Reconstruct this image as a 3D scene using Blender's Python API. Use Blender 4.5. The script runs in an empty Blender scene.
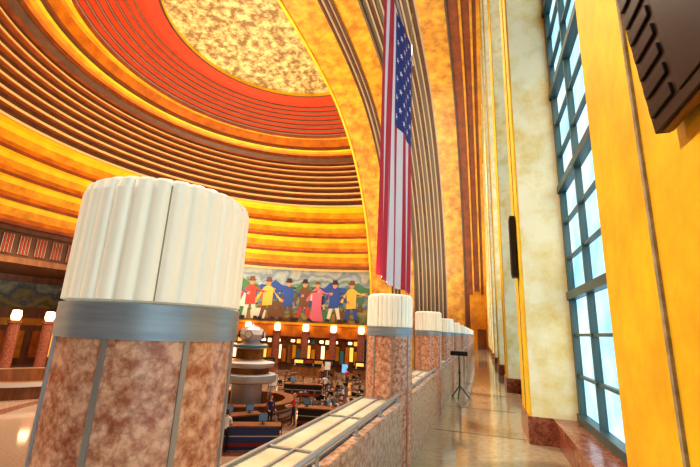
import bpy, math, random
from mathutils import Vector, Matrix
random.seed(4)
E = 5.5                      # eye height above the concourse floor
CX, CY, R = -14.2, 23.6, 28  # rotunda axis and radius
sc = bpy.context.scene
sc.view_settings.view_transform = 'Standard'
try: sc.view_settings.look = 'Medium High Contrast'
except Exception: sc.view_settings.look = 'None'
sc.view_settings.exposure = .12

# ------------------------------------------------------------------ materials
def mat(name, col, rough=.5, metal=0, col2=None, nscale=3., emit=0, ecol=None, bump=0, vor=False, spec=None, ramp=(.35,.65), stretch=None, vein=(.45,.36,.33), vs_=1.6, vf=.8):
    m = bpy.data.materials.new(name); m.use_nodes = True
    nt = m.node_tree; b = nt.nodes['Principled BSDF']
    b.inputs['Base Color'].default_value = (*col, 1)
    b.inputs['Roughness'].default_value = rough
    b.inputs['Metallic'].default_value = metal
    if spec is not None: b.inputs['Specular IOR Level'].default_value = spec
    if emit:
        b.inputs['Emission Color'].default_value = (*(ecol or col), 1)
        b.inputs['Emission Strength'].default_value = emit
    if col2 is not None:
        g = nt.nodes.new('ShaderNodeTexCoord')
        src = g.outputs['Object']
        if stretch:
            mp = nt.nodes.new('ShaderNodeMapping'); mp.inputs['Scale'].default_value = stretch
            nt.links.new(src, mp.inputs['Vector']); src = mp.outputs['Vector']
        n = nt.nodes.new('ShaderNodeTexNoise'); n.inputs['Scale'].default_value = nscale
        n.inputs['Detail'].default_value = 8; n.inputs['Roughness'].default_value = .65
        nt.links.new(src, n.inputs['Vector'])
        cr = nt.nodes.new('ShaderNodeValToRGB')
        cr.color_ramp.elements[0].position = ramp[0]; cr.color_ramp.elements[0].color = (*col, 1)
        cr.color_ramp.elements[1].position = ramp[1]; cr.color_ramp.elements[1].color = (*col2, 1)
        nt.links.new(n.outputs['Fac'], cr.inputs['Fac'])
        out = cr.outputs['Color']
        if vor:
            v = nt.nodes.new('ShaderNodeTexVoronoi'); v.feature = 'DISTANCE_TO_EDGE'; v.inputs['Scale'].default_value = nscale*vs_
            va = nt.nodes.new('ShaderNodeVectorMath'); va.operation = 'ADD'
            nt.links.new(src, va.inputs[0])
            n2 = nt.nodes.new('ShaderNodeTexNoise'); n2.inputs['Scale'].default_value = nscale*1.5
            vs = nt.nodes.new('ShaderNodeVectorMath'); vs.operation = 'SCALE'; vs.inputs['Scale'].default_value = .5/nscale*2
            nt.links.new(src, n2.inputs['Vector']); nt.links.new(n2.outputs['Color'], vs.inputs[0])
            nt.links.new(vs.outputs[0], va.inputs[1]); nt.links.new(va.outputs[0], v.inputs['Vector'])
            c2 = nt.nodes.new('ShaderNodeValToRGB')
            c2.color_ramp.elements[0].position = 0; c2.color_ramp.elements[0].color = (*vein,1)
            c2.color_ramp.elements[1].position = .1; c2.color_ramp.elements[1].color = (1,1,1,1)
            nt.links.new(v.outputs['Distance'], c2.inputs['Fac'])
            mx = nt.nodes.new('ShaderNodeMix'); mx.data_type = 'RGBA'; mx.blend_type = 'MULTIPLY'; mx.inputs['Factor'].default_value = vf
            nt.links.new(out, mx.inputs['A']); nt.links.new(c2.outputs['Color'], mx.inputs['B'])
            out = mx.outputs['Result']
        nt.links.new(out, b.inputs['Base Color'])
        if emit and not ecol: nt.links.new(out, b.inputs['Emission Color'])
        if bump:
            bp = nt.nodes.new('ShaderNodeBump'); bp.inputs['Strength'].default_value = bump; bp.inputs['Distance'].default_value = .05
            nt.links.new(n.outputs['Fac'], bp.inputs['Height']); nt.links.new(bp.outputs['Normal'], b.inputs['Normal'])
    return m

M = {}
M['gold_leaf'] = mat('gold_leaf', (.80,.56,.22), .4, .2, (.22,.12,.035), 1.7, bump=.4, ramp=(.38,.58))
M['red'] = mat('red_paint', (.60,.052,.010), .5, 0, (.46,.036,.008), 1.5)
M['orange'] = mat('orange_paint', (.62,.19,.006), .45, 0, (.36,.09,.005), .8)
M['amber'] = mat('amber_paint', (.80,.38,.012), .45, .0, (.48,.19,.007), .6)
M['arch_gold'] = mat('arch_gold_paint', (.80,.40,.030), .4, .0, (.42,.16,.010), .9, bump=.3, ramp=(.38,.62))
M['yellow'] = mat('yellow_paint', (.95,.56,.012), .5, 0, (.78,.41,.008), .6)
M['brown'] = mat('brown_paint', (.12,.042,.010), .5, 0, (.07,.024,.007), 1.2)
M['grey'] = mat('grey_stripe', (.40,.30,.20), .5)
M['darkgrey'] = mat('dark_stripe', (.12,.085,.05), .5)
M['cream_stripe'] = mat('cream_stripe', (.82,.55,.22), .5)
M['maroon'] = mat('maroon_paint', (.30,.065,.010), .5, 0, (.16,.035,.007), 1.)
M['cove'] = mat('cove_light', (1,.72,.2), .5, emit=3., ecol=(1,.66,.12))
M['pier_y'] = mat('pier_plaster_gold', (.96,.62,.016), .55, 0, (.80,.43,.012), 2.2, bump=.3, ramp=(.38,.66))
M['pier_sunlit'] = mat('pier_plaster_sunlit', (.95,.86,.60), .6, 0, (.80,.58,.17), 2.0, bump=.25, ramp=(.42,.70))  # sunlight on the yellow piers' reveals, painted in as a cream copy
M['marble'] = mat('rose_marble', (.44,.15,.08), .22, 0, (.84,.50,.34), 24, vor=True, ramp=(.38,.6), vs_=.8, vf=.4)
M['marble_d'] = mat('dark_red_marble', (.22,.055,.035), .2, 0, (.44,.17,.10), 9, vor=True)
M['marble_p'] = mat('parapet_marble', (.34,.18,.13), .2, 0, (.72,.52,.42), 16, vor=True, ramp=(.37,.6), vs_=1.0, vf=.4)
M['steel'] = mat('brushed_steel', (.50,.52,.54), .35, .7)
M['steelblue'] = mat('grey_band', (.26,.31,.37), .35, .3, (.36,.41,.46), 3, stretch=(1,1,12))
M['strip'] = mat('metal_strip', (.36,.35,.35), .35, .4)
M['shade'] = mat('opal_glass_shade', (.94,.88,.74), .3, emit=.14, ecol=(1,.88,.66))
M['shade_d'] = mat('shade_joint', (.35,.27,.17), .4)
M['frame'] = mat('window_frame_metal', (.07,.11,.11), .4, .3)
M['black'] = mat('black_metal', (.012,.012,.014), .4)
M['speaker'] = mat('speaker_brown', (.030,.012,.007), .5)
M['panel'] = mat('ledge_panel', (.90,.85,.68), .2, 0, (.66,.60,.42), 2.)
M['caulk'] = mat('grey_joint', (.42,.36,.26), .8, 0, (.22,.18,.12), 14)
M['flag_red'] = mat('flag_red', (.50,.008,.035), .7)
M['flag_white'] = mat('flag_white', (.74,.64,.69), .7)
M['flag_blue'] = mat('flag_blue', (.012,.025,.19), .7)
M['wood'] = mat('dark_wood', (.13,.05,.02), .35, 0, (.26,.10,.03), 2.5, stretch=(1,1,.2))
M['shop'] = mat('shop_glass', (.05,.022,.008), .15, 0, (.26,.11,.025), .5)
M['warm'] = mat('warm_lamp', (1,.75,.4), .4, emit=5, ecol=(1,.72,.36))
M['sign'] = mat('lit_sign', (1,.6,.2), .4, emit=.9, ecol=(1,.45,.08))
M['signw'] = mat('lit_sign_white', (1,.9,.7), .4, emit=.9, ecol=(1,.80,.5))
M['white'] = mat('white_enamel', (.70,.70,.66), .35)
M['screen'] = mat('lit_screen', (.2,.5,.9), .3, emit=.5, ecol=(.15,.38,.7))
M['teal'] = mat('teal_panel', (.05,.20,.26), .4)
M['bluep'] = mat('blue_laminate', (.02,.05,.18), .35)
M['redp'] = mat('red_upholstery', (.25,.025,.015), .6)
M['skin'] = mat('skin', (.62,.36,.25), .5)
M['shoe'] = mat('shoe', (.02,.015,.012), .4)
M['eye'] = mat('eye', (.02,.015,.01), .2)
M['lip'] = mat('lip', (.45,.12,.10), .5)
for n,c in dict(hair_brown=(.06,.03,.015), hair_black=(.012,.01,.01), hair_blond=(.4,.25,.09), c_navy=(.02,.03,.10), c_grey=(.2,.2,.22), c_white=(.75,.75,.75), c_red=(.5,.04,.04), c_green=(.06,.2,.08), c_tan=(.45,.32,.18), c_black=(.02,.02,.02), c_sky=(.15,.35,.6)).items():
    M[n] = mat(n, c, .8)
for n,c in dict(mu_red=(.50,.05,.03), mu_blue=(.03,.08,.30), mu_yel=(.75,.42,.06), mu_wht=(.70,.62,.48), mu_brn=(.16,.07,.03), mu_pnk=(.60,.14,.20), mu_skin=(.50,.26,.15), mu_grn=(.06,.18,.08), mu_dk=(.03,.025,.04)).items():
    M[n] = mat(n, c, .6)

# clear window glass: thin tinted, slightly uneven pane
g = bpy.data.materials.new('window_glass'); g.use_nodes = True; nt = g.node_tree; nt.nodes.clear()
o = nt.nodes.new('ShaderNodeOutputMaterial'); mx = nt.nodes.new('ShaderNodeMixShader'); tr = nt.nodes.new('ShaderNodeBsdfTransparent'); gl = nt.nodes.new('ShaderNodeBsdfGlossy')
gl.inputs['Roughness'].default_value = .1; mx.inputs[0].default_value = .08
tc = nt.nodes.new('ShaderNodeTexCoord'); nn = nt.nodes.new('ShaderNodeTexNoise'); nn.inputs['Scale'].default_value=1.1; nn.inputs['Detail'].default_value=4
cr = nt.nodes.new('ShaderNodeValToRGB'); cr.color_ramp.elements[0].position=.35; cr.color_ramp.elements[0].color=(.36,.62,.74,1); cr.color_ramp.elements[1].position=.62; cr.color_ramp.elements[1].color=(.80,.92,.96,1)
nt.links.new(tc.outputs['Object'], nn.inputs['Vector']); nt.links.new(nn.outputs['Fac'], cr.inputs['Fac']); nt.links.new(cr.outputs['Color'], tr.inputs['Color'])
nt.links.new(tr.outputs[0], mx.inputs[1]); nt.links.new(gl.outputs[0], mx.inputs[2]); nt.links.new(mx.outputs[0], o.inputs[0]); M['glass'] = g

# terrazzo floor of the rotunda: concentric rings
def terrazzo():
    m = bpy.data.materials.new('terrazzo_floor'); m.use_nodes = True; nt = m.node_tree; b = nt.nodes['Principled BSDF']
    tc = nt.nodes.new('ShaderNodeTexCoord'); mp = nt.nodes.new('ShaderNodeVectorMath'); mp.operation='SUBTRACT'; mp.inputs[1].default_value=(CX,CY,0)
    nt.links.new(tc.outputs['Object'], mp.inputs[0])
    ln = nt.nodes.new('ShaderNodeVectorMath'); ln.operation='LENGTH'; nt.links.new(mp.outputs[0], ln.inputs[0])
    dv = nt.nodes.new('ShaderNodeMath'); dv.operation='DIVIDE'; dv.inputs[1].default_value = 30; nt.links.new(ln.outputs['Value'], dv.inputs[0])
    cr = nt.nodes.new('ShaderNodeValToRGB'); cr.color_ramp.interpolation='CONSTANT'
    st = [(0,(.24,.12,.08)),(.16,(.36,.24,.17)),(.26,(.16,.065,.04)),(.285,(.38,.26,.18)),(.45,(.24,.11,.07)),(.48,(.38,.25,.17)),(.66,(.16,.065,.04)),(.69,(.36,.23,.16)),(.88,(.20,.09,.055))]
    e = cr.color_ramp.elements; e[0].position=0; e[0].color=(*st[0][1],1); e[1].position=st[1][0]; e[1].color=(*st[1][1],1)
    for p,c in st[2:]:
        x = e.new(p); x.color=(*c,1)
    nt.links.new(dv.outputs[0], cr.inputs['Fac'])
    n = nt.nodes.new('ShaderNodeTexNoise'); n.inputs['Scale'].default_value=12; n.inputs['Detail'].default_value=6; nt.links.new(tc.outputs['Object'], n.inputs['Vector'])
    mix = nt.nodes.new('ShaderNodeMix'); mix.data_type='RGBA'; mix.blend_type='OVERLAY'; mix.inputs['Factor'].default_value=.4
    nt.links.new(cr.outputs['Color'], mix.inputs['A']); nt.links.new(n.outputs['Fac'], mix.inputs['B']); nt.links.new(mix.outputs['Result'], b.inputs['Base Color'])
    b.inputs['Roughness'].default_value=.07; b.inputs['Specular IOR Level'].default_value=.8
    return m
M['terrazzo'] = terrazzo()
M['walk'] = mat('walkway_terrazzo', (.40,.32,.20), .09, 0, (.52,.44,.31), 14, spec=.8)

def mural_mat():
    m = bpy.data.materials.new('mural_mosaic'); m.use_nodes=True; nt=m.node_tree; b=nt.nodes['Principled BSDF']
    tc = nt.nodes.new('ShaderNodeTexCoord'); sp = nt.nodes.new('ShaderNodeSeparateXYZ'); nt.links.new(tc.outputs['Object'], sp.inputs[0])
    n = nt.nodes.new('ShaderNodeTexNoise'); n.inputs['Scale'].default_value=.34; n.inputs['Detail'].default_value=6; nt.links.new(tc.outputs['Object'], n.inputs['Vector'])
    ma = nt.nodes.new('ShaderNodeMath'); ma.operation='MULTIPLY_ADD'; ma.inputs[1].default_value=8.0
    nt.links.new(n.outputs['Fac'], ma.inputs[0]); nt.links.new(sp.outputs['Z'], ma.inputs[2])
    mr = nt.nodes.new('ShaderNodeMapRange'); mr.inputs['From Min'].default_value=E+.6+3.2; mr.inputs['From Max'].default_value=E+8.1+4.4
    nt.links.new(ma.outputs[0], mr.inputs['Value'])
    cr = nt.nodes.new('ShaderNodeValToRGB'); e = cr.color_ramp.elements
    st=[(0,(.12,.06,.03)),(.10,(.36,.22,.06)),(.18,(.07,.12,.05)),(.26,(.30,.26,.10)),(.34,(.05,.11,.16)),(.42,(.30,.34,.28)),(.50,(.08,.15,.20)),(.58,(.34,.38,.38)),(.66,(.12,.20,.14)),(.74,(.40,.42,.38)),(.84,(.16,.22,.28)),(.92,(.42,.40,.30)),(1,(.30,.32,.30))]
    e[0].color=(*st[0][1],1); e[1].position=1; e[1].color=(*st[-1][1],1)
    for p,c in st[1:-1]:
        x=e.new(p); x.color=(*c,1)
    nt.links.new(mr.outputs[0], cr.inputs['Fac']); nt.links.new(cr.outputs['Color'], b.inputs['Base Color']); b.inputs['Roughness'].default_value=.5
    return m
M['mural'] = mural_mat()

# ------------------------------------------------------------------ mesh builder (z is given relative to eye level)
class B:
    def __init__(s, name): s.n=name; s.v=[]; s.f=[]; s.fm=[]; s.sm=[]; s.ms=[]
    def mi(s, m):
        if m not in s.ms: s.ms.append(m)
        return s.ms.index(m)
    def add(s, vs, fs, m, smooth=False):
        o=len(s.v); s.v+= [tuple(v) for v in vs]
        k=s.mi(m)
        for f in fs: s.f.append([i+o for i in f]); s.fm.append(k); s.sm.append(smooth)
    def box(s,x0,x1,y0,y1,z0,z1,m,rot=0,c=None):
        vs=[(x,y,z) for z in (z0,z1) for y in (y0,y1) for x in (x0,x1)]
        if rot:
            cx,cy = c if c else ((x0+x1)/2,(y0+y1)/2); a=math.cos(rot); b=math.sin(rot)
            vs=[(cx+(x-cx)*a-(y-cy)*b, cy+(x-cx)*b+(y-cy)*a, z) for x,y,z in vs]
        s.add(vs,[(0,2,3,1),(4,5,7,6),(0,1,5,4),(2,6,7,3),(0,4,6,2),(1,3,7,5)],m)
    def lathe(s,cx,cy,prof,m,n=48,a0=0,a1=2*math.pi,smooth=True,rf=None):
        """prof list of (r,z[,mat]) ; mat belongs to the segment that STARTS at the point"""
        full = abs(a1-a0-2*math.pi)<1e-6
        na = n if full else n+1
        for i in range(len(prof)-1):
            p,q=prof[i],prof[i+1]; mm = p[2] if len(p)>2 and p[2] else m
            vs=[]
            for j in range(na):
                a=a0+(a1-a0)*j/n
                k = rf(a) if rf else 1
                for t in (p,q): vs.append((cx+t[0]*k*math.cos(a), cy+t[0]*k*math.sin(a), t[1]))
            fs=[]
            for j in range(n):
                u=2*j; w=(2*(j+1))%(2*na)
                if p[0]<1e-6: fs.append((u,w+1,u+1))
                elif q[0]<1e-6: fs.append((u,w,u+1))
                else: fs.append((u,w,w+1,u+1))
            s.add(vs,fs,mm,smooth)
    def cyl(s,cx,cy,z0,z1,r,m,n=32,r1=None):
        r1=r if r1 is None else r1
        s.lathe(cx,cy,[(0,z0),(r,z0),(r1,z1),(0,z1)],m,n)
    def tube(s,p,q,r,m,n=10,r1=None):
        p=Vector(p);q=Vector(q);d=(q-p); r1=r if r1 is None else r1
        if d.length<1e-6:return
        u=d.orthogonal().normalized(); w=d.normalized().cross(u)
        vs=[]
        for j in range(n):
            a=2*math.pi*j/n; e=u*math.cos(a)+w*math.sin(a); vs+=[p+e*r,q+e*r1]
        fs=[(2*j,(2*j+2)%(2*n),(2*j+3)%(2*n),2*j+1) for j in range(n)]
        s.add(vs,fs,m,True); s.add(vs,[[2*j for j in range(n)][::-1],[2*j+1 for j in range(n)]],m)
    def ball(s,c,rad,m,nu=16,nv=10,M4=None,zmin=-1):
        vs=[];fs=[]
        for i in range(nv+1):
            t=math.pi*i/nv
            for j in range(nu):
                a=2*math.pi*j/nu
                z=max(math.cos(t),zmin)
                v=Vector((rad[0]*math.sin(t)*math.cos(a),rad[1]*math.sin(t)*math.sin(a),rad[2]*z))
                if M4: v=M4@v
                vs.append(Vector(c)+v)
        for i in range(nv):
            for j in range(nu): fs.append((i*nu+j,(i+1)*nu+j,(i+1)*nu+(j+1)%nu,i*nu+(j+1)%nu))
        s.add(vs,fs,m,True)
    def done(s, parent=None, off=E, bevel=0, xf=None):
        me=bpy.data.meshes.new(s.n)
        vs=s.v
        if xf: vs=[tuple(xf@Vector(v)) for v in vs]
        me.from_pydata([(x,y,z+off) for x,y,z in vs],[],s.f)
        for m in s.ms: me.materials.append(M[m] if isinstance(m,str) else m)
        me.polygons.foreach_set('material_index',s.fm); me.polygons.foreach_set('use_smooth',s.sm); me.update()
        ob=bpy.data.objects.new(s.n,me); sc.collection.objects.link(ob)
        if bevel:
            md=ob.modifiers.new('bevel','BEVEL'); md.width=bevel; md.segments=2; md.limit_method='ANGLE'
        if parent: ob.parent=parent
        return ob
def empty(name):
    e=bpy.data.objects.new(name,None); sc.collection.objects.link(e); return e

# ------------------------------------------------------------------ vault / dome profile
K=[(0,24.8),(6,24.6),(10.9,23.9),(14.3,22.7),(17.3,21.1),(20.1,18.9),(22.5,16.4),(25.1,12.6),(27.1,7.9),(27.8,4.5),(28,1)]
def dense(K,n=6):
    out=[]
    P=[(-K[1][0],K[1][1])]+K+[(28,-2.)]
    for i in range(1,len(P)-2):
        p0,p1,p2,p3=P[i-1:i+3]
        for j in range(n):
            t=j/n
            out.append(tuple(.5*((2*p1[k])+(-p0[k]+p2[k])*t+(2*p0[k]-5*p1[k]+4*p2[k]-p3[k])*t*t+(-p0[k]+3*p1[k]-3*p2[k]+p3[k])*t**3) for k in (0,1)))
    out.append(K[-1]); return out
D=dense(K)
def zr(r):
    r=abs(r)
    for a,b in zip(D,D[1:]):
        if a[0]<=r<=b[0]: return a[1]+(b[1]-a[1])*(r-a[0])/max(1e-9,b[0]-a[0])
    return 1.
A0,A1 = math.pi/2, 3*math.pi/2    # half circle away from the facade

# dome
d=B('ceiling_dome')
prof=[(0,24.8,'gold_leaf')]
for r in (2,4,6,8): prof.append((r,zr(r),'gold_leaf'))
prof+=[(9.75,24.15,'yellow'),(9.75,23.85,'brown'),(9.95,23.85,'red'),(11.2,23.75,'red')]
# red stepped rings
n=7; z=23.75; r0=11.2
for i in range(n):
    r1=11.2+(15.3-11.2)*(i+1)/n; zz=zr(r1)-.1
    prof.append((r0,z,'red')); prof.append((r1-.14,z,'darkgrey')); prof.append((r1-.14,z*.45+zz*.55,'grey')); prof.append((r1-.14,zz,'maroon')); r0=r1; z=zz
# broad orange / amber coves, cove light fading to brown painted facet by facet
prof+=[(15.3,z-.3,'brown'),(15.5,z+.15,'cove'),(15.62,z+.15,'yellow'),(16.0,z+.12,'amber'),(16.3,z+.05,'orange'),(16.6,21.35,'maroon'),(16.6,21.1,'brown'),(16.9,21.05,'yellow'),(17.15,20.98,'amber'),(17.5,20.85,'orange'),(17.8,20.75,'maroon'),(17.8,20.4,'brown'),(18.0,20.4,'brown'),(18.5,20.15,'maroon')]
z=20.15; r0=18.5; n=8
for i in range(n):
    r1=18.5+(23.-18.5)*(i+1)/n; zz=zr(r1)-.05
    prof.append((r0,z,'maroon')); prof.append((r1-.12,z,'brown')); prof.append((r1-.12,z*.35+zz*.65,'cream_stripe')); prof.append((r1-.12,zz,'orange')); r0=r1; z=zz; prof.append((r0,z,'grey'))
# big yellow coves: glow near the strip and its falloff painted into the facets
n=4
Rs=[23.,24.35,25.5,26.5,27.4]; Zs=[15.7,13.8,12.0,10.1,8.2]
z=15.7
for i in range(n):
    a,b=Rs[i],Rs[i+1]; z1=Zs[i+1]
    prof+=[(a,z,'brown'),(a+.15,z+.22,'cove'),(a+.3,z+.22,'yellow'),(b-.05,z+.12,'yellow'),(b,z-.35,'amber'),(b,z-.8,'amber'),(b,z1+.75,'orange'),(b-.1,z1+.3,'maroon'),(b-.1,z1,'brown')]; z=z1
prof+=[(27.3,8.2,'maroon'),(28,8.1,'maroon')]
d.lathe(CX,CY,prof,'orange',n=120,a0=A0,a1=A1,smooth=False)
dome=d.done()
for p in dome.data.polygons: p.use_smooth=False

# barrel vault over the gallery, built as coloured ribs running over the arch
v=B('ceiling_arch_vault')
def arch_pts(off):
    pts=[]
    L=[(-r,z) for r,z in D[::-1]]+D[1:]
    L=[(-28,-5.5)]+L+[(28,-5.5)]
    for r,z in L:
        k=(28-off)/28
        pts.append((CY+r*k, z*k if z>0 else z))
    return pts
bands=[(-14.2,-13.95,.35,'yellow'),(-13.95,-11.2,.18,'arch_gold'),(-11.2,-11.0,.3,'brown'),(-11.0,-10.75,.15,'grey'),(-10.75,-10.5,.3,'brown'),(-10.5,-10.3,.15,'grey'),(-10.3,-10.0,.3,'brown'),(-10.0,-8.2,.15,'arch_gold'),(-8.2,-8.0,.3,'darkgrey')]
x=-8.0
for i in range(8):
    bands+=[(x,x+.36,.05,'brown' if i%2 else 'darkgrey'),(x+.36,x+.5,.2,'grey')]; x+=.5
bands+=[(x,-1.9,.15,'arch_gold'),(-1.9,-1.75,.3,'darkgrey'),(-1.75,-.9,.1,'maroon'),(-.9,-.7,.25,'amber'),(-.7,-.1,.05,'maroon'),(-.1,.1,.25,'amber'),(.1,.4,.1,'maroon'),(.4,1.6,.2,'amber')]
prev=None
for x0,x1,off,m in bands:
    P=arch_pts(off); n=len(P)
    vs=[(x0,y,z) for y,z in P]+[(x1,y,z) for y,z in P]
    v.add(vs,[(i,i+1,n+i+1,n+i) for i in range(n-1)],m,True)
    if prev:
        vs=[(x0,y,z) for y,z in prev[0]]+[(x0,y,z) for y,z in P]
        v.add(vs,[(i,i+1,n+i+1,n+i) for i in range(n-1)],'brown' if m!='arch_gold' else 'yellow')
    prev=(P,)
v.done()

# drum walls --------------------------------------------------
def ph(phi): return math.pi/2+math.radians(phi)   # phi 0 = far end, 90 = opposite the facade
w=B('mural')
for a,b in ((0,70),(110,180)):
    w.lathe(CX,CY,[(28,.6),(28,8.1)],'mural',n=40,a0=ph(a),a1=ph(b))
    w.lathe(CX,CY,[(27.95,7.8),(27.95,8.1)],'cream_stripe',n=40,a0=ph(a),a1=ph(b))
def mu(phi0,u,z,Rr): a=ph(phi0)-u/Rr; return (CX+Rr*math.cos(a),CY+Rr*math.sin(a),z)
def fig(phi,s,coat,leg,hat=None,arm=0,skirt=False,z0=.95,dr=0):
    def poly(pts,m,r=27.9): w.add([mu(phi,x*s,z0+y*s,r+dr) for x,y in pts],[list(range(len(pts)))],m)
    if skirt: poly([(-.75,0),(.75,0),(.3,2.1),(-.3,2.1)],leg)
    else:
        poly([(-.75,0),(-.45,0),(.05,1.9),(-.4,1.9)],leg); poly([(.45,0),(.75,0),(.4,1.9),(-.05,1.9)],leg,27.89)
        poly([(-.85,0),(-.4,0),(-.4,.25),(-.72,.3)],'mu_dk',27.86); poly([(.42,0),(.95,0),(.72,.28),(.42,.28)],'mu_dk',27.86)
    poly([(-.5,1.3),(.45,1.4),(.5,3.1),(.2,3.3),(-.2,3.3),(-.5,3.1)],coat,27.87)
    poly([(.4,3.1),(.5,2.8),(1.35,2.4+arm),(1.25,2.15+arm)],coat,27.85); poly([(-.4,3.1),(-.6,2.9),(-1.15,2.0),(-.9,1.85)],coat,27.85)
    poly([(1.25,2.15+arm),(1.35,2.4+arm),(1.6,2.4+arm),(1.55,2.1+arm)],'mu_skin',27.84)
    poly([(.26*math.cos(t*.785),3.6+.32*math.sin(t*.785)) for t in range(8)],'mu_skin',27.86)
    poly([(.28*math.cos(t*.45),3.68+.3*math.sin(t*.45)) for t in range(8)],'mu_brn',27.845)
    if hat: poly([(-.5,3.78),(.5,3.78),(.25,3.88),(.22,4.15),(-.22,4.15),(-.25,3.88)],hat,27.835)
lst=[(5.5,'mu_yel','mu_blue','mu_brn',.5,0),(10.5,'mu_blue','mu_wht','mu_dk',-.3,0),(15.5,'mu_pnk','mu_pnk',None,.5,1),(19.2,'mu_brn','mu_red','mu_dk',.7,0),(23.8,'mu_blue','mu_brn','mu_dk',.2,0),(29.5,'mu_yel','mu_brn','mu_brn',-.4,0),(34.2,'mu_red','mu_wht','mu_brn',.4,0),(39,'mu_blue','mu_wht','mu_dk',.2,0),(45,'mu_pnk','mu_pnk',None,.2,1),(50,'mu_brn','mu_blue','mu_dk',.2,0),(56,'mu_yel','mu_brn','mu_dk',.2,0),(62,'mu_red','mu_wht','mu_dk',.2,0),(67,'mu_blue','mu_brn','mu_dk',.2,0)]
for p,c,l,h,a,sk in lst: fig(p,1.38,c,l,h,a,sk,.85)
cc=['mu_grn','mu_brn','mu_blue','mu_red','mu_dk','mu_wht','mu_yel']
for i in range(24):
    fig(3+i*2.75,.62,cc[i%7],cc[(i*3+1)%7],'mu_dk' if i%3 else None,.3*(i%3),i%5==0,2.3+.5*(i%2),.05)
# boats, bales, mules and hills in the mural
def mpoly(p,pts,m,r=27.92): w.add([mu(p,x,.6+y,r) for x,y in pts],[list(range(len(pts)))],m)
for p,c in ((8.,'mu_brn'),(13.,'mu_grn'),(26.8,'mu_brn'),(31.8,'mu_wht'),(36.6,'mu_grn'),(42,'mu_brn'),(53,'mu_grn')):
    mpoly(p,[(-.9,.3),(.9,.3),(1.05,1.4),(.5,1.7),(-.5,1.7),(-1.05,1.4)],c)
for p,c in ((4,'mu_grn'),(12,'mu_blue'),(20,'mu_grn'),(28,'mu_blue'),(37,'mu_grn'),(47,'mu_blue'),(58,'mu_grn')):
    mpoly(p,[(-2.6,4.2),(-1.7,5.0),(-.8,4.8),(.1,5.7),(1.1,5.0),(2.2,4.9),(2.9,4.2),(1.,4.0),(-1,4.0)],c,27.97)
def mule(p,c):
    mpoly(p,[(-1.2,.3),(-.95,.3),(-.9,1.7),(-.6,1.8),(.5,1.8),(.7,.3),(.95,.3),(1.0,2.0),(1.5,3.0),(1.9,2.8),(1.95,3.1),(1.5,3.5),(1.2,3.4),(.7,2.7),(-.9,2.75),(-1.3,2.3)],c,27.91)
mule(26.5,'mu_brn'); mule(36.8,'mu_wht'); mule(53,'mu_brn')
w.done()

f=B('wall_rotunda')
# frieze over the central portal
f.lathe(CX,CY,[(28,8.1,'maroon'),(27.7,8.1,'brown'),(27.7,7.7,'brown'),(28,7.6,'brown'),(28,5.4,'brown'),(27.7,5.3,'wood'),(27.7,4.7,'wood'),(29,4.7,'wood')],'brown',n=40,a0=ph(70),a1=ph(110))
for i in range(13):
    for k in range(7):
        aa=ph(71+i*3)+k*.005
        c=(CX+27.9*math.cos(aa),CY+27.9*math.sin(aa)); f.box(c[0]-.05,c[0]+.05,c[1]-.03,c[1]+.03,5.6,7.4,'red' if k%2 else 'grey',rot=aa)
# portal interior
f.lathe(CX,CY,[(28,4.7,'wood'),(37,4.4,'wood'),(37,-5.5,'wood')],'wood',n=30,a0=ph(70),a1=ph(110))
f.lathe(CX,CY,[(36.9,3.6),(36.9,.8)],'mural',n=30,a0=ph(70),a1=ph(110))
f.lathe(CX,CY,[(36.9,-.4),(36.9,-1.2)],'amber',n=30,a0=ph(70),a1=ph(110))
for i in range(14):
    f.lathe(CX,CY,[(36.85,-4.8),(36.85,-1.8)],'orange' if i%2 else 'sign' if i%4==0 else 'amber',n=2,a0=ph(71+i*2.8),a1=ph(72.6+i*2.8))
for p in (70,110):
    a=ph(p); f.add([(CX+r*math.cos(a),CY+r*math.sin(a),z) for r,z in ((28,-5.5),(37,-5.5),(37,4.7),(28,4.7))],[(0,1,2,3)],'amber')
# wall under the murals: lintel, storefronts
for a,b in ((0,70),(110,180)):
    f.lathe(CX,CY,[(28,.6,'amber'),(27.6,.6,'amber'),(27.6,.25,'maroon'),(27.7,.2,'orange'),(27.7,-1.3,'brown'),(28.3,-1.3,'brown'),(28.3,-5.5,'shop')],'orange',n=50,a0=ph(a),a1=ph(b))
    f.lathe(CX,CY,[(28.25,-1.3),(28.25,-4.9)],'shop',n=50,a0=ph(a),a1=ph(b))
f.done()
cb=B('rotunda_columns')
lampb=B('column_uplights')
for p in list(range(2,70,8))+[74,80,86,94,100,106]+list(range(112,180,8)):
    a=ph(p); x,y=CX+27.2*math.cos(a),CY+27.2*math.sin(a)
    cb.lathe(x,y,[(.6,-5.5),(.6,-5.2),(.48,-5.15),(.48,-.9),(.55,-.8),(.55,-.55),(0,-.5)],'marble_d',n=20)
    lampb.lathe(x,y,[(.3,-.55),(.42,-.2),(.34,.35),(0,.4)],'warm',n=16)
cb.done(); lampb.done()
sf=B('storefronts')
for i,p in enumerate(range(3,69,4)):
    for (o1,z0,z1,m) in ((0.2,-4.6,-2.9,('amber','teal','orange')[i%3]),(1.5,-4.2,-2.4,('sign','amber','signw')[i%3]),(2.7,-4.8,-2.4,('orange','wood','maroon')[i%3]),(.4,-2.15,-1.6,('sign','redp','signw','teal')[i%4]),(2.,-2.0,-1.7,'warm')):
        sf.lathe(CX,CY,[(28.1,z0),(28.1,z1)],m,n=3,a0=ph(p+o1),a1=ph(p+o1+1.))
sf.done()

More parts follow.
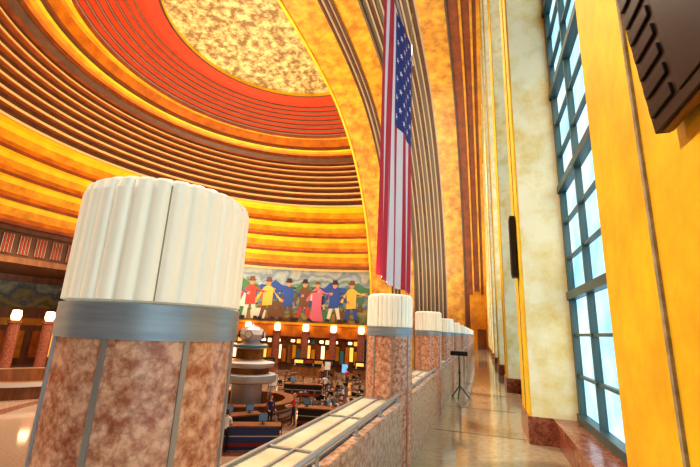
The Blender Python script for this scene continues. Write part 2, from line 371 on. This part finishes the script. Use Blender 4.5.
# floors --------------------------------------------------------
fl=B('floor'); fl.box(-55,2.0,-10,60,-5.7,-5.5,'terrazzo'); fl.done()
YN,YF=-4.2,51.2
s=B('floor_walkway'); s.box(-1.34,1.42,YN,YF,-1.9,-1.6,'walk'); s.done()
s=B('floor_walkway_joints')
for i in range(22): s.box(-.86,.62,YN+2+i*2.4,YN+2.02+i*2.4,-1.6,-1.597,'darkgrey')
s.done()
s=B('wall_gallery'); s.box(-1.34,-1.1,YN,YF,-5.5,-1.9,'marble_p'); s.box(1.42,1.7,YN,YF,-5.5,-1.9,'marble_d'); s.done()
# end wall of the walkway
s=B('wall_far'); s.box(-1.3,1.5,51.25,51.5,-5.5,6,'amber'); s.box(-.5,.5,51.18,51.25,-1.6,.7,'wood'); s.done()

# parapet, ledge, rail ------------------------------------------
PX=-1.106; PR=.28; PY=[1.13+3.83*i for i in range(-1,13)]
pa=B('parapet')
for a,b in zip(PY,PY[1:]):
    y0,y1=a+.26,b-.26
    pa.box(-1.36,-.88,y0,y1,-1.6,-.83,'marble_p')
    pa.box(-.95,-.86,y0,y1,-.83,-.77,'marble_p')
pa.done(bevel=.006)
ld=B('ledge_light_trough')
for a,b in zip(PY,PY[1:]):
    y0,y1=a+.3,b-.3; n=3
    ld.box(-1.37,-.955,y0,y1,-.829,-.80,'strip')
    for i in range(n):
        u=y0+(y1-y0)*i/n; w2=(y1-y0)/n
        ld.box(-1.345,-1.175,u+.02,u+w2-.02,-.80,-.768,'panel'); ld.box(-1.155,-.985,u+.02,u+w2-.02,-.80,-.768,'panel')
        ld.box(-1.36,-.96,u+w2-.012,u+w2+.012,-.80,-.755,'steel')
    ld.box(-1.37,-1.345,y0,y1,-.80,-.75,'strip'); ld.box(-1.175,-1.155,y0,y1,-.80,-.757,'strip'); ld.box(-.985,-.955,y0,y1,-.80,-.75,'strip')
ld.done()
rl=B('handrail')
for a,b in zip(PY,PY[1:]):
    y0,y1=a+.34,b-.34
    rl.tube((-.915,y0,-.69),(-.915,y1,-.69),.018,'steel',12)
    for k in range(5):
        y=y0+.05+(y1-y0-.1)*k/4; rl.tube((-.915,y,-.77),(-.915,y,-.69),.012,'steel'); rl.cyl(-.915,y,-.77,-.76,.03,'steel',12)
rl.done()

# lamp pillars --------------------------------------------------
def lamp_pillar(y):
    e=empty('lamp_pillar')
    b=B('marble_shaft'); b.lathe(PX,y,[(PR,-1.6),(PR,-.055)],'marble',n=64); 
    for k in range(8):
        a=math.radians(-25.6+45*k)
        c=(PX+PR*math.cos(a),y+PR*math.sin(a)); b.box(c[0]-.006,c[0]+.006,c[1]-.008,c[1]+.008,-1.6,-.055,'strip',rot=a)
    b.done(e)
    b=B('metal_band'); b.lathe(PX,y,[(PR-.02,-.06),(PR+.008,-.058),(PR+.008,.045),(PR-.02,.05)],'steelblue',n=64); b.done(e)
    b=B('fluted_shade'); N=30
    def rf(a):
        t=(a*N/(2*math.pi))%1; return 1-.05*(abs(2*t-1)**3.2)
    b.lathe(PX,y,[(PR-.008,.05),(PR+.006,.055),(PR+.006,.40),(PR-.002,.432),(PR-.026,.448),(PR-.09,.452),(0,.455)],'shade',n=N*10,rf=rf)
    for k in (1,6,11,16,21,26):
        a=2*math.pi*k/N; r=(PR+.006)*.958
        b.box(PX+r*math.cos(a)-.002,PX+r*math.cos(a)+.002,y+r*math.sin(a)-.002,y+r*math.sin(a)+.002,.055,.42,'shade_d',rot=a)
    b.done(e)
for y in PY[1:-1]: lamp_pillar(y)

# facade: piers and windows ------------------------------------
piers=[(-4.1,-3.4),(.8,2.5)]+[(7.2+5.9*i,8.4+5.9*i) for i in range(7)]+[(48.5,51.1)]
def top(y0,y1): return min(zr(y0-CY),zr(y1-CY))-.25
for y0,y1 in piers:
    b=B('pier')
    t=max(top(y0,y1),2.)
    b.box(.67,1.46,y0,y1,-1.2,t,'pier_y')
    b.box(.70,1.46,y0-.012,y0,-1.2,t,'pier_sunlit'); b.box(.70,1.46,y1,y1+.012,-1.2,t,'pier_sunlit')
    b.box(.64,1.415,y0-.02,y1+.02,-1.6,-1.2,'marble_d')
    ys=y1-.7 if y0>0 else y0+.3
    b.box(.658,.67,ys,ys+.025,-1.2,t,'caulk')
    b.done()
for i,((a,b_),(c,d_)) in enumerate(zip(piers,piers[1:])):
    y0,y1=b_+.012,c-.012
    b=B('window_%d'%(i+1)); zb=-1.15
    def zt(y): return max(2.5,zr(y-CY)-.3)
    b.add([(1.42,y0,zb),(1.42,y1,zb),(1.42,y1,zt(y1)),(1.42,(y0+y1)/2,zt((y0+y1)/2)),(1.42,y0,zt(y0))],[(0,1,2,3,4)],'glass')
    nv=4
    for k in range(nv+1):
        y=y0+(y1-y0)*k/nv; wd=.05 if k in (0,nv,2) else .025
        yy=min(max(y,y0+wd),y1-wd); b.box(1.36,1.45,yy-wd,yy+wd,zb,zt(yy),'frame')
    z=zb; k=0
    zm=min(zt(y0),zt(y1),99)
    while z<max(zt(y0),zt(y1)):
        if z<zm:
            if k%3==0: b.box(1.33,1.46,y0,y1,z-.06,z+.06,'frame')
            else: b.box(1.38,1.44,y0,y1,z-.02,z+.02,'frame')
        z+=.61; k+=1
    b.done()
    b=B('trim_%d'%(i+1)); b.box(1.05,1.41,y0+.01,y1-.01,-1.6,-1.25,'marble_d'); b.box(1.0,1.41,y0+.01,y1-.01,-1.25,-1.2,'marble_d'); b.done()

# loudspeakers (the large one hangs tilted forward off the near pier)
b=B('wall_loudspeaker')
b.box(.60,.645,.92,1.50,.71,1.75,'speaker')
for k in range(13): b.box(.59,.60,1.32,1.48,.76+k*.075,.80+k*.075,'black')
b.box(.594,.60,.95,1.29,.75,1.7,'black')
b.box(.61,.64,.95,1.47,.70,.71,'wood')
b.v=[(x-(z-.71)*.095,y,z) for x,y,z in b.v]
b.box(.60,.668,1.1,1.2,1.3,1.4,'black')
b.done(bevel=.004)
for yy in (7.55,):
    b=B('wall_loudspeaker'); b.box(.56,.655,yy,yy+.22,1.05,2.2,'black'); b.box(.55,.56,yy+.03,yy+.19,1.1,2.15,'speaker'); b.box(.65,.67,yy+.08,yy+.14,1.5,1.7,'black'); b.done(bevel=.01)

# flag ----------------------------------------------------------
fb=B('american_flag'); FX=-4.4; y0,y1,z0,z1=16.1,26.0,2.35,20.3
W=y1-y0; H=z1-z0; nc=13*5; nr=60; VS=33/60
def fp(u,v,o=0):
    sag=.10*math.sin(u*W*3.1+v*2)*(.35+.65*(1-v))+.18*math.sin(u*W*.9+1)
    return (FX+sag+o, y0+u*W+.05*math.sin(v*9), z0+v*H)
for i in range(nc):
    for j in range(nr):
        st=i//5; uu=(i+.5)/nc; vv=(j+.5)/nr
        m='flag_red' if st%2==0 else 'flag_white'
        if st>=6 and vv>VS: m='flag_blue'
        fb.add([fp(i/nc,j/nr),fp((i+1)/nc,j/nr),fp((i+1)/nc,(j+1)/nr),fp(i/nc,(j+1)/nr)],[(0,1,2,3)],m,True)
for a in range(9):
    for c in range(11):
        if (a+c)%2: continue
        cu=6/13+7/13*(a+1)/10; cv=VS+(1-VS)*(c+1)/12
        for o in (.02,-.02):
            pts=[]
            for t in range(10):
                rr=.25 if t%2==0 else .10; an=math.pi/2+t*math.pi/5
                pts.append(fp(cu+rr*math.cos(an)/W,cv+rr*math.sin(an)/H,o))
            pts.append(fp(cu,cv,o)); fb.add(pts,[(t,(t+1)%10,10) for t in range(10)],'flag_white')
fb.tube((FX,y0-.3,z1),(FX,y1+.3,z1),.07,'steel')
for yy in (y0+.3,y1-.3): fb.tube((FX,yy,z1),(FX,yy,zr(yy-CY)-.2),.02,'steel')
fb.done()

# stand on the walkway ------------------------------------------
b=B('tripod_stand'); x,y=-.60,11.2
for k in range(3):
    a=k*2.094+.4; b.tube((x,y,-1.3),(x+.24*math.cos(a),y+.24*math.sin(a),-1.585),.014,'black')
    b.ball((x+.24*math.cos(a),y+.24*math.sin(a),-1.58),(.02,.02,.02),'black',8,6)
b.tube((x,y,-1.42),(x,y,-.55),.016,'black'); b.tube((x,y,-1.0),(x,y,-.95),.03,'black')
b.box(x-.22,x+.22,y-.06,y+.06,-.55,-.44,'black'); b.tube((x-.12,y-.06,-.49),(x-.12,y-.12,-.49),.05,'black'); b.tube((x+.12,y-.06,-.49),(x+.12,y-.12,-.49),.05,'black')
b.done()

# information kiosk ---------------------------------------------
F=-5.5
b=B('information_kiosk'); kx,ky=-14.2,22.8
b.lathe(kx,ky,[(2.9,F),(3.0,F+.12),(2.95,F+.15),(2.95,F+.98),(3.15,F+1.02),(3.15,F+1.1),(2.45,F+1.1),(2.45,F+.9),(2.5,F)],'wood',n=64)
b.lathe(kx,ky,[(2.97,F+.3),(2.97,F+.5)],'steel',n=64); b.lathe(kx,ky,[(2.97,F+.65),(2.97,F+.72)],'steel',n=64)
b.lathe(kx,ky,[(.95,F),(.95,F+2.0,'white'),(1.7,F+2.05,'steel'),(1.78,F+2.12,'steel'),(1.78,F+2.42,'teal'),(1.72,F+2.5,'white'),(1.3,F+2.55,'shop'),(1.3,F+2.9,'white'),(1.55,F+2.95,'steel'),(1.6,F+3.05,'steel'),(1.6,F+3.2,'white'),(1.0,F+3.3,'steel'),(.85,F+3.4,'shop'),(.85,F+4.0,'steel'),(1.1,F+4.1,'teal'),(1.1,F+4.25,'steel'),(.6,F+4.35,'steel'),(.5,F+4.5,'steel'),(.72,F+4.62,'steel'),(.78,F+4.9,'white'),(.72,F+5.2,'steel'),(.5,F+5.35,'steel'),(.1,F+5.5,'steel'),(0,F+5.75,'steel')],'steel',n=48)
for k in range(4):
    a=k*math.pi/2+.3; px,py=kx+.76*math.cos(a),ky+.76*math.sin(a)
    b.tube((px,py,F+4.9),(px+.06*math.cos(a),py+.06*math.sin(a),F+4.9),.24,'black',20); b.tube((px+.03*math.cos(a),py+.03*math.sin(a),F+4.9),(px+.075*math.cos(a),py+.075*math.sin(a),F+4.9),.21,'white',20)
for k in range(8):
    a=k*math.pi/4; b.tube((kx+1.55*math.cos(a),ky+1.55*math.sin(a),F+1.1),(kx+1.55*math.cos(a),ky+1.55*math.sin(a),F+2.05),.04,'steel')
b.done()

# service counters in front
def counter(x,y,rot,L,m,scr=2):
    b=B('service_counter')
    b.box(-L/2,L/2,-.35,.35,0,.95,m); b.box(-L/2-.05,L/2+.05,-.42,.42,.95,1.02,'wood'); b.box(-L/2,L/2,-.37,-.35,.15,.3,'redp'); b.box(-L/2,L/2,-.372,-.35,.55,.6,'steel')
    for k in (-.3,.25)[:scr]:
        b.box(k*L-.22,k*L+.22,.0,.03,1.12,1.45,'black'); b.box(k*L-.2,k*L+.2,-.006,.0,1.14,1.43,'c_sky'); b.box(k*L-.03,k*L+.03,.01,.05,1.02,1.2,'black'); b.box(k*L-.12,k*L+.12,-.08,.1,1.02,1.035,'black')
    b.done(off=0,xf=Matrix.Translation((x,y,0))@Matrix.Rotation(rot,4,'Z'),bevel=.01)
counter(-10.6,17.2,.5,3.2,'bluep'); counter(-12.,18.9,.9,2.0,'black'); counter(-9.2,22.6,.2,2.2,'black',1); counter(-14,31,.3,3.,'black',1)
def table(x,y):
    b=B('cafe_table'); b.lathe(0,0,[(.28,0),(.28,.03),(.04,.06),(.035,.70),(.2,.72),(.42,.72),(.43,.75),(0,.755)],'black',n=28)
    b.cyl(.12,.1,.755,.85,.04,'white',12); b.cyl(-.15,-.05,.755,.77,.1,'white',16); b.done(off=0,xf=Matrix.Translation((x,y,0)))
def chair(x,y,r,m='wood'):
    b=B('cafe_chair'); b.box(-.21,.21,-.21,.21,.43,.47,m)
    for sx in (-.19,.19):
        b.tube((sx,-.19,0),(sx*.9,-.19,.44),.014,'black'); b.tube((sx,.2,0),(sx*.95,.19,.9),.014,'black')
    b.box(-.2,.2,.18,.21,.62,.9,m); b.box(-.19,.19,-.2,-.18,.2,.22,'black'); b.done(off=0,xf=Matrix.Translation((x,y,0))@Matrix.Rotation(r,4,'Z'))
def display(x,y,r,m='screen'):
    b=B('display_stand'); b.box(-.3,.3,-.18,.18,0,.06,'black'); b.box(-.05,.05,-.03,.03,.06,.8,'steel'); b.box(-.36,.36,-.05,.03,.8,1.8,'black'); b.box(-.32,.32,-.056,-.05,.85,1.75,m); b.done(off=0,xf=Matrix.Translation((x,y,0))@Matrix.Rotation(r,4,'Z'),bevel=.008)
tabs=[(-9.0,25.6),(-10.9,28.2),(-13.2,34.5),(-15,39),(-11.0,36.8),(-17,33.5),(-19,39.5),(-9.3,30.8),(-12.9,28.6),(-11.6,33.6),(-9.2,34.2),(-8.6,28.2),(-14.6,36.6),(-12.6,41.),(-17.5,36.5),(-10.9,25.8),(-11.4,31.3),(-20.5,36)]
for i,(x,y) in enumerate(tabs):
    table(x,y); chair(x+.72,y,-math.pi/2); chair(x-.72,y,math.pi/2)
    if i%2: chair(x,y-.72,math.pi,'black'); chair(x,y+.72,0,'black')
display(-14.4,42.5,.2); display(-16.,29.5,.4,'white'); display(-17,44,.3,'white'); display(-22,46,.5,'amber')
# menu counters with low lit signs in the seating area
def bar(x,y,rot,L):
    b=B('food_counter'); b.box(-L/2,L/2,-.5,.5,0,1.05,'wood'); b.box(-L/2-.06,L/2+.06,-.56,.56,1.05,1.12,'black'); b.box(-L/2,L/2,.2,.45,1.12,1.9,'black')
    for k in range(4): b.box(-L/2+.15+k*(L-.2)/4,-L/2+.15+k*(L-.2)/4+(L-.9)/4,.15,.2,1.35,1.7,('sign','redp','amber','wood')[k])
    for k in range(5): b.cyl(-L/2+.3+k*(L-.6)/4,-.2,1.12,1.4,.07,('white','redp','steel')[k%3],12)
    b.done(off=0,xf=Matrix.Translation((x,y,0))@Matrix.Rotation(rot,4,'Z'))
bar(-19,44.5,.2,5); bar(-12,45.5,0,4.5); bar(-25,41,.7,5)
# curved bench/counter on the left
b=B('curved_counter'); b.lathe(-33,22,[(4.6,F),(4.6,F+.95),(4.8,F+1.0),(4.8,F+1.08),(4.0,F+1.08),(4.0,F)],'wood',n=48); b.lathe(-33,22,[(4.83,F+.8),(4.83,F+1.1)],'white',n=48); b.done()
for (x,y) in ((-35,14),(-38,29.5),(-30,33)):
    b=B('floor_torchere'); b.lathe(x,y,[(.35,F),(.35,F+.1),(.12,F+.2),(.1,F+3.),(.25,F+3.1)],'wood',n=20); b.lathe(x,y,[(.15,F+3.1),(.38,F+3.2),(.32,F+3.9),(0,F+3.95)],'warm',n=20); b.done()

# people --------------------------------------------------------
def person(x,y,heading,sit=False,shirt='c_navy',pants='c_black',hair='hair_brown',reach=.0,scale=1.,long=False):
    dz=-.43 if sit else 0
    J={'pel':(0,0,.95+dz,.13,.1),'sp':(0,.01,1.14+dz,.12,.09),'ch':(0,.0,1.33+dz,.14,.1),'nk':(0,.0,1.47+dz,.055,.055),'hd':(0,.015,1.57+dz,.05,.05)}
    for s_,k in ((-1,'L'),(1,'R')):
        J['sh'+k]=(.17*s_,0,1.40+dz,.06,.06); J['el'+k]=(.235*s_,.02+reach*.3,1.13+dz,.042,.042); J['wr'+k]=(.20*s_,.2+reach*.6,1.0+dz+reach*.25,.028,.03)
        J['hp'+k]=(.09*s_,0,.90+dz,.085,.085)
        if sit: J['kn'+k]=(.11*s_,.43,.50,.06,.06); J['an'+k]=(.11*s_,.42,.10,.04,.04); J['to'+k]=(.12*s_,.58,.045,.035,.035)
        else:
            q=.08*s_; J['kn'+k]=(.1*s_,.02+q*.6,.50,.058,.058); J['an'+k]=(.1*s_,q,.09,.038,.038); J['to'+k]=(.12*s_,q+.16,.04,.035,.03)
    keys=list(J); E_=[('pel','sp','s'),('sp','ch','s'),('ch','nk','s'),('nk','hd','k')]
    for k in 'LR': E_+=[('ch','sh'+k,'s'),('sh'+k,'el'+k,'s'),('el'+k,'wr'+k,'k' if shirt!='c_navy' else 's'),('pel','hp'+k,'p'),('hp'+k,'kn'+k,'p'),('kn'+k,'an'+k,'p'),('an'+k,'to'+k,'f')]
    me=bpy.data.meshes.new('tmp'); me.from_pydata([J[k][:3] for k in keys],[(keys.index(a),keys.index(b)) for a,b,_ in E_],[])
    ob=bpy.data.objects.new('tmp',me); sc.collection.objects.link(ob)
    ob.modifiers.new('s','SKIN')
    sv=me.skin_vertices[0].data
    for i,k in enumerate(keys): sv[i].radius=(J[k][3],J[k][4])
    sv[0].use_root=True
    md=ob.modifiers.new('u','SUBSURF'); md.levels=1; md.render_levels=1
    bpy.context.view_layer.update(); dg=bpy.context.evaluated_depsgraph_get()
    ev=ob.evaluated_get(dg); em=ev.to_mesh()
    b=B('body')
    V=[v.co.copy() for v in em.vertices]
    mm={'s':shirt,'p':pants,'k':'skin','f':'shoe'}
    segs=[(Vector(J[a][:3]),Vector(J[c][:3]),t) for a,c,t in E_]
    b.v=[tuple(v) for v in V]
    for p in em.polygons:
        c=sum((V[i] for i in p.vertices),Vector())/len(p.vertices); best=None
        for A,C,t in segs:
            q=C-A; u=max(0,min(1,(c-A).dot(q)/q.length_squared)); dd=(A+q*u-c).length
            if best is None or dd<best[0]: best=(dd,t)
        b.f.append(list(p.vertices)); b.fm.append(b.mi(mm[best[1]])); b.sm.append(True)
    ev.to_mesh_clear(); bpy.data.objects.remove(ob)
    e=empty('person')
    X=Matrix.Translation((x,y,0))@Matrix.Rotation(heading,4,'Z')@Matrix.Scale(scale,4)
    b.done(e,off=0,xf=X)
    hz=1.655+dz; h=B('head'); h.ball((0,.02,hz),(.074,.094,.115),'skin',20,14)
    h.tube((0,.105,hz+.01),(0,.128,hz-.022),.010,'skin',8,.016)
    for s_ in (-1,1):
        h.ball((.03*s_,.104,hz+.012),(.012,.007,.008),'eye',8,6); h.ball((.075*s_,.01,hz-.005),(.01,.02,.03),'skin',8,6)
    h.ball((0,.107,hz-.05),(.022,.007,.007),'lip',8,6)
    h.ball((0,.002,hz+.025),(.084,.1,.108),hair,20,12,zmin=-.1)
    h.ball((0,-.03,hz-.03 if not long else hz-.09),(.08,.065,.09 if not long else .17),hair,16,10)
    h.done(e,off=0,xf=X)
    hb=B('hands')
    for s_,k in ((-1,'L'),(1,'R')):
        w_=Vector(J['wr'+k][:3]); dr=(w_-Vector(J['el'+k][:3])).normalized(); sd=Vector((1,0,0)); 
        hb.tube(w_-dr*.01,w_+dr*.085,.026,'skin',10,.036)
        for q in range(4):
            st=w_+dr*.08+sd*(q-1.5)*.018; L=(.062,.075,.07,.055)[q]
            md_=st+dr*L*.55; en=md_+(dr*.6+Vector((0,0,-.8)))*L*.45
            hb.tube(st,md_,.009,'skin',6,.008); hb.tube(md_,en,.008,'skin',6,.006)
        st=w_+dr*.03-sd*s_*.028; hb.tube(st,st+(dr*.8-sd*s_*.6)*.05,.011,'skin',6,.008)
    hb.done(e,off=0,xf=X)
person(-11.0,16.3,.5,False,'c_white','c_black','hair_brown',.3)
person(-9.6,18.4,2.8,True,'c_black','c_grey','hair_black',.2,long=True); chair(-9.6,18.4,2.8+math.pi)
person(-11.2,20.6,-2.3,False,'c_navy','c_black','hair_black',.2)
person(-10.4,21.9,2.2,False,'c_red','c_navy','hair_blond',.3,long=True)
person(-8.6,23.6,-2.6,False,'c_grey','c_black','hair_brown',.3)
person(-10.18,28.2,math.pi/2,True,'c_green','c_navy','hair_brown',.3)
person(-9.72,25.6,-math.pi/2,True,'c_sky','c_tan','hair_black',.3)
person(-12.6,32.2,.4,False,'c_white','c_navy','hair_brown',.1)
person(-16.2,25.4,-2.2,False,'c_navy','c_black','hair_black',.3)
person(-12.6,38,.8,False,'c_red','c_black','hair_black',.1)
person(-16.6,41.6,2.8,False,'c_tan','c_navy','hair_brown',.1)
person(-33,30,1.,False,'c_grey','c_navy','hair_brown',.1)

# ------------------------------------------------------------------ light
wd=bpy.data.worlds.new('sky'); sc.world=wd; wd.use_nodes=True
bg=wd.node_tree.nodes['Background']; bg.inputs[0].default_value=(.72,.88,.95,1); bg.inputs[1].default_value=1.5
def light(kind,name,loc,power,col,aim=None,**k):
    l=bpy.data.lights.new(name,kind); l.energy=power; l.color=col
    for a,b in k.items():
        if a!='rot': setattr(l,a,b)
    o=bpy.data.objects.new(name,l); sc.collection.objects.link(o); o.location=(loc[0],loc[1],loc[2]+E)
    if 'rot' in k: o.rotation_euler=k['rot']
    if aim: o.rotation_euler=(Vector(aim)-Vector(loc)).to_track_quat('-Z','Y').to_euler()
    return o
s=light('SUN','sun',(10,-10,20),1.6,(1,.93,.8),angle=1.2)
s.rotation_euler=Vector((-.55,.75,-.5)).to_track_quat('-Z','Y').to_euler()
up=(math.pi,0,0)
light('AREA','dome_fill',(-20,24,1.2),5200,(1,.88,.66),size=10,rot=up)  # added fill light for the dome, no fixture behind it
light('AREA','dome_fill',(-27,38,1.),2200,(1,.88,.66),size=6,rot=up)
light('AREA','vault_fill',(-6,40,1.),1900,(1,.86,.62),size=5,rot=up)  # added fill under the vault, stands for no known lamp
light('AREA','vault_fill',(-6,14,1.),1500,(1,.86,.62),size=5,rot=up)
for x,y in ((-14,22),(-24,34),(-30,18),(-14,38),(-5,26),(-36,24)):
    light('SPOT','floor_fill',(x,y,22 if x>-25 else 12),8500,(1,.90,.74),spot_size=1.9,spot_blend=.6,shadow_soft_size=.12)  # added spots to brighten the main floor and pillars, no fixtures modelled
light('SPOT','gallery_fill',(-12,-1.,12),9000,(1,.92,.76),aim=(.67,2.5,0),spot_size=.9,spot_blend=.8,shadow_soft_size=.5)  # invented fill spots, added to brighten the facade piers
light('SPOT','gallery_fill',(-13,18,18),9000,(1,.92,.76),aim=(.67,14,0),spot_size=1.2,spot_blend=.8,shadow_soft_size=.5)

# ------------------------------------------------------------------ camera
cam=bpy.data.cameras.new('camera'); cam.sensor_width=36; cam.lens=388/700*36; cam.clip_end=500; cam.clip_start=.02
co=bpy.data.objects.new('camera',cam); sc.collection.objects.link(co)
Z=Vector((72,1571,-388)).normalized(); Y=Vector((132,-102,-388)); Y=(Y-Z*Y.dot(Z)).normalized(); X=Y.cross(Z)
m=Matrix((X,Y,Z)).to_4x4()     # rows = world axes seen by the camera -> camera-to-world rotation
m.translation=Vector((0,0,E)); co.matrix_world=m
sc.camera=co
